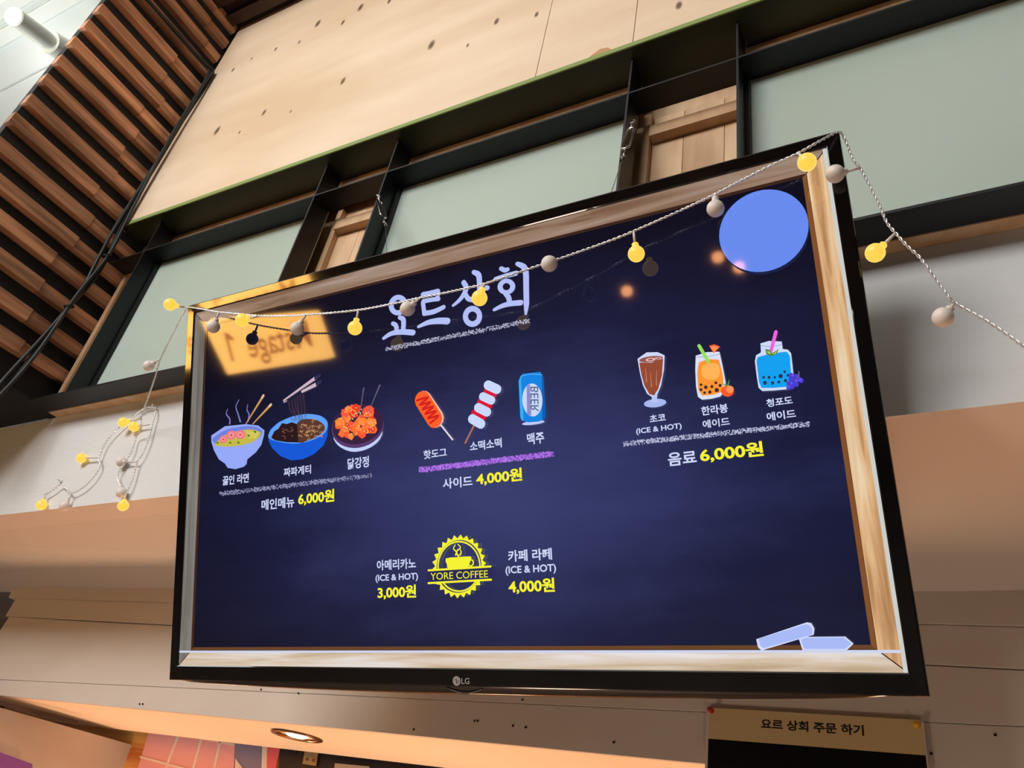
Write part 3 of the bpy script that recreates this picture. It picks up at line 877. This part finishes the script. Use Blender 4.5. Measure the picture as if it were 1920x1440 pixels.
for cx, cy in ((1620, 505), (1655, 510), (1600, 535), (1640, 545), (1672, 535), (1690, 545), (1612, 570), (1648, 580), (1582, 575), (1580, 610), (1610, 600), (1600, 500), (1635, 520)): E_(f4, cx, cy, 23, 23, D((74, 62, 206)), 0, 14)
for cx, cy in ((1615, 500), (1650, 548), (1605, 570), (1578, 602), (1684, 540)): E_(f4, cx, cy, 13, 13, D((96, 86, 226)), 0, 12)
S_(f4, [(1668, 465), (1672, 495), (1655, 520)], 8, D((120, 110, 110)))
ar.done('drink_picture', 'picture of a blue jar drink with grapes')
# coffee badge
rx, ry, n = 47, 56.5, 26; pts = []
for i in range(n * 2):
    a = 2 * math.pi * (i + .5) / (2 * n); k = 1.06 if i % 2 else .93; pts.append((861.5 + rx * k * math.cos(a) * 1.02, 1062 + ry * k * math.sin(a) - 2.5 * math.cos(a)))
gear = [L2(*p) for p in pts]
inner = [L2(861.5 + 42 * math.cos(2 * math.pi * (i + .5) / (2 * n)), 1062 + 49.5 * math.sin(2 * math.pi * (i + .5) / (2 * n)) - 2.2 * math.cos(2 * math.pi * (i + .5) / (2 * n))) for i in range(n * 2)]
m_ = n * 2
ar.tris(gear + inner, [(k, (k + 1) % m_, m_ + (k + 1) % m_, m_ + k) for k in range(m_)], yel)
ring(861.5, 1062, 40.6, 48, 38, 45, 0, yel, ar, f1, 40)
nav = D((38, 40, 84))
ar.poly2([L2(801, 1069.5), L2(924, 1062), L2(924, 1088), L2(801, 1093)], nav)
S_(f1, [(803, 1069.5), (922, 1062)], 3, yel, 4, 0); S_(f1, [(803, 1093.4), (923, 1086.7)], 3, yel, 4, 0)
put(ar, 'YORE COFFEE', (808.5, 1087.6), (915.4, 1069), yel, .0)
P_(f6, [(752, 322), (860, 310), (975, 303), (978, 330), (965, 370), (948, 400), (780, 412), (765, 380)], yel, 2)
ring(978, 362, 28, 34, 17, 22, .3, yel, ar, f6)
for pts in ([(838, 200), (822, 235), (848, 262), (842, 290)], [(862, 195), (885, 225), (850, 260), (868, 305)], [(885, 245), (892, 270), (880, 290)]): S_(f6, pts, [7, 13], yel)
ar.done('coffee_badge', 'yellow toothed coffee cup badge')
# chalk sticks
for pts in ([(415, 715), (700, 620), (725, 625), (742, 655), (738, 690), (445, 778), (425, 760)], [(655, 715), (680, 702), (915, 700), (962, 740), (925, 775), (675, 775)]):
    P_(f9, pts, D((214, 222, 255))); cx = sum(p[0] for p in pts) / len(pts); cy = sum(p[1] for p in pts) / len(pts)
    P_(f9, [(cx + (x - cx) * .93, cy + (y - cy) * .86) for x, y in pts], D((168, 186, 246)))
ar.done('chalk_picture', 'picture of two pale blue chalk sticks')
# round badge, left plain
ar.poly2([(.506 + .0595 * math.cos(2 * math.pi * i / 48), TVH / 2 + .2415 + .0595 * math.sin(2 * math.pi * i / 48)) for i in range(48)], D((104, 138, 238)))
ar.done('round_badge', 'plain round light blue badge')

# maker's mark on the bezel
lg = bmesh.new(); vs, fs = text_mesh('LG', .012)
a = tvl(866, 1282.3); b2 = tvl(880.7, 1271); V = [lg.verts.new((a.x + u * (b2.x - a.x), -.0012, a.z + v * (b2.z - a.z))) for u, v in vs]
for f in fs: lg.faces.new([V[i] for i in f])
c = tvl(856.8, 1276.6); n = 28; r = .0068
lg.faces.new([lg.verts.new((c.x + r * math.cos(2 * math.pi * i / n), -.0012, c.z + r * math.sin(2 * math.pi * i / n))) for i in range(n)])
new(lg, 'maker_mark', pmat('silver_print', (150, 144, 144), rough=.4), tv, recalc=False)['label'] = 'small silver round mark and two letters'
lg = bmesh.new()


def lq(x0, z0, x1, z1): lg.faces.new([lg.verts.new((c.x + x * r, -.0015, c.z + z * r)) for x, z in ((x0, z0), (x1, z0), (x1, z1), (x0, z1))])


lq(-.08, -.45, .08, .5); lq(.08, -.45, .4, -.32); lq(.3, -.05, .85, .06); lq(-.5, .15, -.32, .35)
new(lg, 'mark_detail', M_casing, tv, recalc=False)

# =================================================================== STRING OF BULBS
M_cord = pmat('clear_cord', (236, 236, 236), rough=.1, spec=.9, metal=.5)
M_stem = pmat('clear_stem', (215, 205, 200), rough=.3)
M_off = pmat('bulb_unlit', (222, 210, 202), rough=.5)
mL = bpy.data.materials.new('bulb_lit'); mL.use_nodes = True; nt = mL.node_tree; b = nt.nodes['Principled BSDF']
b.inputs['Base Color'].default_value = lin((90, 66, 30)); b.inputs['Roughness'].default_value = .4
lw = nt.nodes.new('ShaderNodeLayerWeight'); lw.inputs[0].default_value = .35
cr = nt.nodes.new('ShaderNodeValToRGB'); cr.color_ramp.elements[0].color = lin((255, 204, 76)); cr.color_ramp.elements[1].color = lin((255, 226, 130)); cr.color_ramp.elements[0].position = .3
nt.links.new(lw.outputs['Facing'], cr.inputs[0]); nt.links.new(cr.outputs[0], b.inputs['Emission Color']); b.inputs['Emission Strength'].default_value = 1.05

org = Vector((-.66, .74, .92))
sl = empty('string_light', org, 'clear twisted wire string of small globe bulbs draped over the television', 'string lights')


def cord(P, name='cord', n=5):
    bm = bmesh.new(); twisted(bm, [p - org for p in smoothpath(P, n)], .0013, .0010, .016)
    return new(bm, name, M_cord, sl, smooth=True)


front = [(351, 575, .006), (378, 579, .03), (410, 584.6, .045), (446, 588, .055), (488, 592, .06), (530, 592, .06), (573, 590, .06), (627, 586, .058), (680, 580, .056), (733, 570, .058), (786, 558.5, .062), (839, 548, .067),
         (901, 534, .07), (946, 519.6, .065), (1013, 497, .055), (1067, 479, .047), (1140, 453, .035), (1187, 434, .029), (1280, 393, .028), (1343, 363, .03), (1393, 337, .032), (1447, 310, .034), (1497, 287, .034), (1540, 263, .022), (1568, 248, .006)]
cord([tvp(*p) for p in front])
right = [(1568, 248), (1578, 250), (1587, 267), (1600, 300), (1613, 315), (1630, 347), (1647, 380), (1663, 417), (1680, 438), (1703, 463), (1725, 483), (1750, 517), (1780, 558), (1790, 568), (1847, 600), (1897, 633), (1960, 678), (2060, 740)]
cord([atY(x, y, .752 + .12 * i / 17) for i, (x, y) in enumerate(right)])
WY = BY - .012
left = [(351, 575, .735), (344, 588, .75), (317, 640, .80), (300, 675, .84), (290, 709, .87), (275, 752, .92), (265, 782, .955), (266, 798, .965), (256, 819, WY), (248, 844, WY), (235, 867, WY), (223, 884, WY), (221, 896, WY), (227, 911, WY)]
cord([atY(*p) for p in left])
cord([atY(x, y, WY + .006 * (i == 0)) for i, (x, y) in enumerate([(293, 765), (282, 763), (271, 765), (250, 780), (223, 802), (200, 827), (186, 857), (188, 871), (179, 890), (160, 911), (135, 925), (125, 915), (117, 910), (112, 909), (100, 919), (83, 928)])])
cord([atY(x, y, WY + .006 * (i == 0)) for i, (x, y) in enumerate([(293, 765), (291, 778), (285, 798), (279, 823), (267, 852), (258, 865), (250, 894), (243, 913), (234, 930)])])
for q_ in ((293, 764), (115, 903)):
    p = atY(*q_, BY - .001) - org
    bm = bmesh.new(); lathe(bm, [(0, 0), (.004, 0), (.004, .002), (.0012, .003), (.0012, .012), (.003, .013), (0, .0145)], 10, Matrix.Translation(p) @ Matrix.Rotation(math.pi / 2, 4, 'X'))
    new(bm, 'wall_pin', pmat('clear_plastic', (220, 220, 215), rough=.2), sl)

BR = .0122
bm = bmesh.new()
prof = [(0, -BR)] + [(BR * math.sin(a), -BR * math.cos(a)) for a in [math.pi * i / 12 for i in range(1, 11)]] + [(.0050, .0113), (.0049, .0118), (.0049, .0155), (.0040, .0168), (0, .0170)]
lathe(bm, prof, 20); bmesh.ops.recalc_face_normals(bm, faces=bm.faces)
me_b = {}
for nm, mt in (('lit', mL), ('off', M_off)):
    me = bpy.data.meshes.new('bulb_' + nm); bm.to_mesh(me); me.materials.append(mt)
    for p in me.polygons: p.use_smooth = True
    me_b[nm] = me
bm.free()


def bulb(center, anchor, lit):
    c = center; d = (anchor - c); u = d.normalized()
    o = bpy.data.objects.new('bulb', me_b['lit' if lit else 'off']); COL.objects.link(o); o.parent = sl
    o.location = c - org; o.rotation_euler = u.to_track_quat('Z', 'Y').to_euler()
    o['label'] = 'glowing warm yellow globe bulb' if lit else 'unlit milky globe bulb'
    s0 = c + u * .016
    if (anchor - s0).length > .002:
        Lq = (anchor - s0)
        bm = bmesh.new(); P = [Vector((0, 0, .016)), Vector((0, 0, .016 + Lq.length))]
        tube(bm, P, [.0022, .0018], 8); so = new(bm, 'stem', M_stem, o, smooth=True)


def fb(b, a, h, ha, lit): bulb(tvp(*b, h), tvp(*a, ha), lit)


fb((319, 571), (346, 576), .040, .012, True)
fb((400, 612.5), (411, 585), .045, .045, False)
fb((454, 600), (486, 592), .066, .06, True)
fb((557, 616), (573, 591), .062, .06, False)
fb((665.5, 615), (672, 581), .056, .056, True)
fb((764, 579), (786, 560), .062, .062, False)
fb((899, 559), (908, 533), .070, .07, True)
fb((1030, 494.5), (1042, 487), .075, .05, False)
fb((1193, 476), (1188, 434), .029, .029, True)
fb((1341.5, 391), (1341, 364), .029, .03, False)
fb((1513, 304), (1497, 287), .050, .034, True)
fy = lambda x, y, i: atY(x, y, .752 + .12 * i / 17)
bulb(atY(1566, 326, .765), fy(1613, 315, 4), False)
bulb(fy(1641, 474, 8), fy(1679, 437, 8), True)
bulb(fy(1768, 595, 13), fy(1789, 569, 13), False)
bulb(atY(279, 686, .84), atY(300, 673, .84), False)
for bc, an, lit, dy in (((231, 792), (263, 785), True, .012), ((251, 800), (280, 796), True, 0), ((153, 859), (186, 858), True, 0), ((228, 866), (257, 866), False, 0),
                        ((228, 924), (227, 909), False, 0), ((231, 948), (236, 927), True, 0), ((78, 947), (86, 927), True, 0), ((121, 949), (134, 927), False, 0)):
    bulb(atY(*bc, WY - dy - .002), atY(*an, WY), lit)

# =================================================================== TURNBUCKLES
M_ch = pmat('chrome', (200, 200, 200), rough=.18, metal=1)


def turnbuckle(a, b, c, label):
    """a top hook, b end of the buckle, c far end of the wire"""
    t = empty('turnbuckle', a, label, 'turnbuckle')
    ax = (b - a); L_ = ax.length; u = ax.normalized(); q = u.to_track_quat('Z', 'Y').to_matrix().to_4x4()
    def T(P): return [q @ Vector(p) for p in P]
    bm = bmesh.new(); tube(bm, T([(.005 * math.sin(k * .6), 0, .004 - .005 * math.cos(k * .6)) for k in range(9)] + [(0, 0, .012), (0, 0, L_ * .25)]), .0016, 7); new(bm, 'hook', M_ch, t, smooth=True)
    z0, z1 = L_ * .2, L_ * .72; r = .0078
    loop = [(r, 0, z0 + r), (r, 0, z1 - r)] + [(r * math.cos(k), 0, z1 - r + r * math.sin(k)) for k in (.5, 1.0, 1.57, 2.1, 2.6)] + [(-r, 0, z1 - r), (-r, 0, z0 + r)] + [(-r * math.cos(k), 0, z0 + r - r * math.sin(k)) for k in (.5, 1.0, 1.57, 2.1, 2.6)] + [(r, 0, z0 + r)]
    bm = bmesh.new(); tube(bm, T(loop), .0022, 8, cap=False); new(bm, 'body', M_ch, t, smooth=True)
    bm = bmesh.new(); tube(bm, T([(0, 0, z1 - .012), (0, 0, L_ * .88)] + [(.004 * math.sin(k * .7), 0, L_ * .88 + .004 - .004 * math.cos(k * .7)) for k in range(9)]), .0015, 7); new(bm, 'eye_bolt', M_ch, t, smooth=True)
    bm = bmesh.new(); lathe(bm, [(0, 0), (.004, 0), (.004, .010), (0, .010)], 8, q @ Matrix.Translation((0, 0, L_ - .006))); new(bm, 'clamp', M_ch, t)
    bm = bmesh.new(); tube(bm, [b - a, (b - a).lerp(c - a, .5) + Vector((0, 0, -.002)), c - a], .0007, 5); new(bm, 'wire', M_ch, t)


turnbuckle(atY(709, 366, .905), atY(723, 424, .875), tvbase + TVB @ Vector((-.145, .029, TVH + .003)), 'small chrome turnbuckle hooked on the steel post left of the wide middle panel')
turnbuckle(atY(1187, 226, .905), atY(1166, 300, .875), tvbase + TVB @ Vector((.28, .029, TVH + .003)), 'small chrome turnbuckle hooked on the steel post at the right open bay')

# =================================================================== ORDER NOTICE
PY = FY - .0095
cx = [atY(1325, 1326.5, PY), atY(1731, 1350.5, PY)]
ux = (cx[1] - cx[0]).normalized(); uz = Vector((-ux.z, 0, ux.x)); Wp = (cx[1] - cx[0]).length; Hp = Wp * 1.35
nb = empty('order_notice', cx[0], 'paper order notice with beige heading over a black field, pinned below the television', 'poster')


def nq(x0, z0, x1, z1, y0, y1, name, m):
    bm = bmesh.new(); P = [ux * x + uz * z + Vector((0, y1, 0)) for x, z in ((x0, z0), (x1, z0), (x1, z1), (x0, z1))]
    prism(bm, P, (0, y0 - y1, 0)); return new(bm, name, m, nb)


nq(0, -Hp, Wp, 0, -.0004, 0, 'paper', pmat('notice_paper', (205, 196, 190), rough=.4, coat=.2))
hz = -.050
nq(.0045, hz, Wp - .002, -.0, -.0006, -.0004, 'heading', pmat('notice_beige', (206, 180, 132), rough=.4))['label'] = 'beige heading strip with black Korean words'
nq(.0045, -Hp + .004, Wp - .002, hz, -.0006, -.0004, 'black_field', pmat('notice_black', (14, 13, 18), rough=.3, coat=.3))['label'] = 'plain black field'
vs, fs = text_mesh('요르 상회 주문 하기', .03)
tl = atY(1426, 1367, PY); tr_ = atY(1619, 1360, PY)
def on(p): d = p - cx[0]; return d.dot(ux), d.dot(uz)
a = on(atY(1427, 1366.5, PY)); b2 = on(atY(1619, 1359.5, PY))
bm = bmesh.new(); V = [bm.verts.new(ux * (a[0] + u * (b2[0] - a[0])) + uz * (a[1] + v * (b2[1] - a[1])) + Vector((0, -.00075, 0))) for u, v in vs]
for f in fs: bm.faces.new([V[i] for i in f])
new(bm, 'heading_lettering', pmat('print_black', (24, 18, 16), rough=.5), nb, recalc=False)
for (px, py), col, lab in (((1334, 1333), (190, 26, 30), 'red push pin in the upper left corner of the order notice'), ((1719, 1361), (226, 172, 24), 'yellow push pin in the upper right corner of the order notice')):
    p = atY(px, py, PY - .0005)
    bm = bmesh.new(); lathe(bm, [(0, 0), (.0045, 0), (.0045, .0015), (.0028, .003), (.0026, .008), (.0048, .0095), (.0048, .011), (0, .0125)], 14, Matrix.Rotation(math.pi / 2, 4, 'X'))
    o = new(bm, 'push_pin', pmat('pin_%d' % col[0], col, rough=.3), smooth=True); o.location = p; tag(o, lab, 'push pin')

# =================================================================== RECESSED DOWNLIGHT
dc = atZ(557, 1379, .2665); dc.z = .2670
dl = empty('downlight', dc, 'round recessed downlight glowing in the warm soffit', 'downlight')
bm = bmesh.new(); lathe(bm, [(.050, -.0005), (.062, -.0005), (.064, -.003), (.060, -.0045), (.051, -.004), (.046, -.002), (.050, -.0005)], 40); new(bm, 'trim_ring', pmat('bronze_trim', (120, 84, 60), rough=.3, metal=.8), dl, smooth=True)
bm = bmesh.new(); lathe(bm, [(.050, -.004), (.045, .0), (.040, .0)], 32); new(bm, 'reflector', pmat('gold_reflector', (238, 196, 140), rough=.25, metal=.9), dl, smooth=True)
bm = bmesh.new(); lathe(bm, [(0, -.006), (.018, -.005), (.026, -.002), (.028, 0)], 28); new(bm, 'lamp', pmat('lamp_glow', (255, 240, 200), emit=(255, 236, 190), es=5), dl, smooth=True)

# =================================================================== POSTERS AND BOARD behind the soffit
KY = SY + .055
def kq(name, px4, m, parent, off, y=KY):
    bm = bmesh.new(); prism(bm, [atY(*p, y) - off for p in px4], (0, .003, 0)); return new(bm, name, m, parent)


pink = pmat('pink_print', (250, 176, 178), rough=.5); linem = pmat('cream_print', (250, 226, 212), rough=.5); navym = pmat('slate_print', (140, 132, 160), rough=.5); redm = pmat('red_print', (244, 104, 108), rough=.5)
o0 = atY(350, 1420, KY)
pp = empty('pink_poster', o0, 'pink poster with a cream grid hanging under the soffit at lower left', 'poster')
kq('sheet', [(283, 1360), (441, 1376), (436, 1500), (240, 1500)], pink, pp, o0)
for a, c, wd in (((339, 1366), (305, 1455), 4), ((382, 1370), (358, 1455), 4), ((415, 1380), (395, 1470), 4), ((262, 1419), (385, 1452), 4), ((378, 1384), (440, 1397), 4)):
    d = Vector((c[0] - a[0], c[1] - a[1])).normalized(); nx, ny = -d.y * wd / 2, d.x * wd / 2
    bm = bmesh.new(); prism(bm, [atY(x, y, KY - .001) - o0 for x, y in ((a[0] + nx, a[1] + ny), (c[0] + nx, c[1] + ny), (c[0] - nx, c[1] - ny), (a[0] - nx, a[1] - ny))], (0, .0008, 0)); new(bm, 'grid_line', linem, pp)
o1 = atY(480, 1420, KY)
p2 = empty('patterned_poster', o1, 'slate, cream and red patterned poster between the pink poster and the dark board', 'poster')
kq('slate_field', [(441.5, 1376), (492, 1380), (488, 1500), (438, 1500)], navym, p2, o1)
kq('cream_stripe', [(492.2, 1380), (501, 1382), (499, 1500), (488.2, 1500)], linem, p2, o1)
kq('red_stripe', [(501.2, 1382), (528, 1385), (505, 1500), (499.2, 1500)], redm, p2, o1)
kq('cream_corner', [(441, 1422), (456, 1442), (456, 1500), (438, 1500)], linem, p2, o1, KY - .0012)
o2 = atY(760, 1440, KY)
bd = empty('dark_board', o2, 'dark brown board under the soffit right of the posters', 'board')
kq('board_face', [(528.5, 1385), (1500, 1480), (1500, 1560), (506, 1560)], pmat('dark_board', (44, 28, 26), rough=.4), bd, o2)
o3 = atY(582, 1420, KY - .004)
ck = empty('switch_box', o3, 'small brass-coloured switch plate with two buttons on the dark board', 'switch')
kq('plate', [(572, 1404), (596, 1408), (592, 1436), (567, 1432)], pmat('brass_plate', (188, 160, 110), rough=.4, metal=.3), ck, o3, KY - .008)
for px, py in ((576, 1424), (588, 1426)):
    p = atY(px, py, KY - .009) - o3; bm = bmesh.new(); lathe(bm, [(0, -.001), (.004, -.001), (.004, .003), (0, .003)], 12, Matrix.Translation(p) @ Matrix.Rotation(math.pi / 2, 4, 'X')); new(bm, 'button', pmat('red_button', (150, 70, 50), rough=.4), ck)
o4 = atY(660, 1440, KY - .004)
pl_ = kq('paper_card', [(628, 1431), (692, 1437), (690, 1480), (622, 1475)], pmat('tan_card', (206, 178, 150), rough=.6), None, o4, KY - .006); pl_.location = o4
tag(pl_, 'tan paper card on the dark board at the bottom edge', 'card')

# =================================================================== SPOTLIGHT under the bright ceiling
sa = atZ(25, 30, 2.5); sb = atZ(88, 76, 2.62); sc2 = atZ(140, 112, 2.72)
so = empty('spotlight', sb, 'white cylindrical ceiling spotlight at the upper left behind the slatted wall', 'spotlight')
M_sp = pmat('white_enamel', (246, 246, 232), rough=.4)
ax = (sb - sa); bm = bmesh.new(); lathe(bm, [(0, 0), (.032, 0), (.037, .004), (.037, ax.length), (.034, ax.length + .002), (0, ax.length + .002)], 28, Matrix.Translation(sa - sb) @ ax.to_track_quat('Z', 'Y').to_matrix().to_4x4())
new(bm, 'barrel', M_sp, so)
ax = (sc2 - sb); bm = bmesh.new(); lathe(bm, [(0, 0.004), (.050, .004), (.062, ax.length * .9), (.062, ax.length * 1.2), (0, ax.length * 1.2)], 28, ax.to_track_quat('Z', 'Y').to_matrix().to_4x4())
new(bm, 'base', M_sp, so)
bm = bmesh.new(); e_ = sc2 - sb; tube(bm, [e_, Vector((e_.x, e_.y, 3.0 - sb.z - .014))], .02, 10); new(bm, 'mount', M_sp, so)
light('spotlight_glow', 'POINT', atZ(90, 195, 2.72), 2.2, (.95, 1, .97), .05)

# =================================================================== LIT SIGN AND LAMPS behind the viewer (seen in the screen's gloss)
def facing_text(body, x0, z0, x1, z1, y, name, m, parent, off, depth=.01):
    vs, fs = text_mesh(body, .01); bm = bmesh.new()
    V = [bm.verts.new(Vector((x0 + (x1 - x0) * u, y, z0 + (z1 - z0) * v)) - off) for u, v in vs]
    for f in fs: bm.faces.new([V[i] for i in f])
    return new(bm, name, m, parent, recalc=False)


so_ = Vector((-4.45, -3.05, .5))
sg = empty('lit_sign', so_, 'warm yellow light box sign across the hall, mirrored in the screen', 'sign')
bm = bmesh.new()
prism(bm, [Vector(p) - so_ for p in ((-5.02, -3, .98), (-3.90, -3, .86), (-3.86, -3, .48), (-4.89, -3, .50))], (0, -.1, 0))
new(bm, 'light_box', pmat('sign_glow', (255, 190, 90), emit=(255, 190, 96), es=19), sg)
for body, x0, z0, x1, z1 in (('Mstage', -3.96, .53, -4.60, .81), ):
    facing_text(body, x0, z0, x1, z1, -2.995, 'sign_lettering', pmat('sign_ink', (120, 60, 20), emit=(215, 122, 40), es=8), sg, so_)
bm = bmesh.new()
prism(bm, [Vector(p) - so_ for p in ((-4.775, -2.9945, .84), (-4.805, -2.9945, .84), (-4.805, -2.9945, .60), (-4.775, -2.9945, .60), (-4.775, -2.9945, .785), (-4.725, -2.9945, .76), (-4.725, -2.9945, .79))], (0, -.002, 0))
new(bm, 'sign_lettering', MATS['sign_ink'], sg)
bx('hanger', (-4.46, -3.06, .9), (-4.42, -3.04, 3.0), M_casing, sg, off=so_)
for x, z, lab in ((-1.98, .45, 'warm pendant lamp across the hall, mirrored alone over the middle of the screen'), (-1.14, .59, 'warm pendant lamp across the hall, the higher of the mirrored pair'), (-.98, .47, 'warm pendant lamp across the hall, mirrored at the edge of the round badge')):
    o = Vector((x, -5, z)); hl_ = empty('pendant_lamp', o, lab, 'lamp', 'pendant lamps across the hall')
    bm = bmesh.new(); lathe(bm, [(0, -.05), (.04, -.035), (.05, 0), (.04, .035), (0, .05)], 16); new(bm, 'globe', pmat('pendant_glow', (255, 200, 150), emit=(255, 170, 110), es=22), hl_, smooth=True)
    bm = bmesh.new(); tube(bm, [(0, 0, .05), (0, 0, 3.0 - z)], .006, 6); new(bm, 'flex', M_casing, hl_)

# =================================================================== lift everything to floor height
for o in TOP: o.location.z += CAM_H
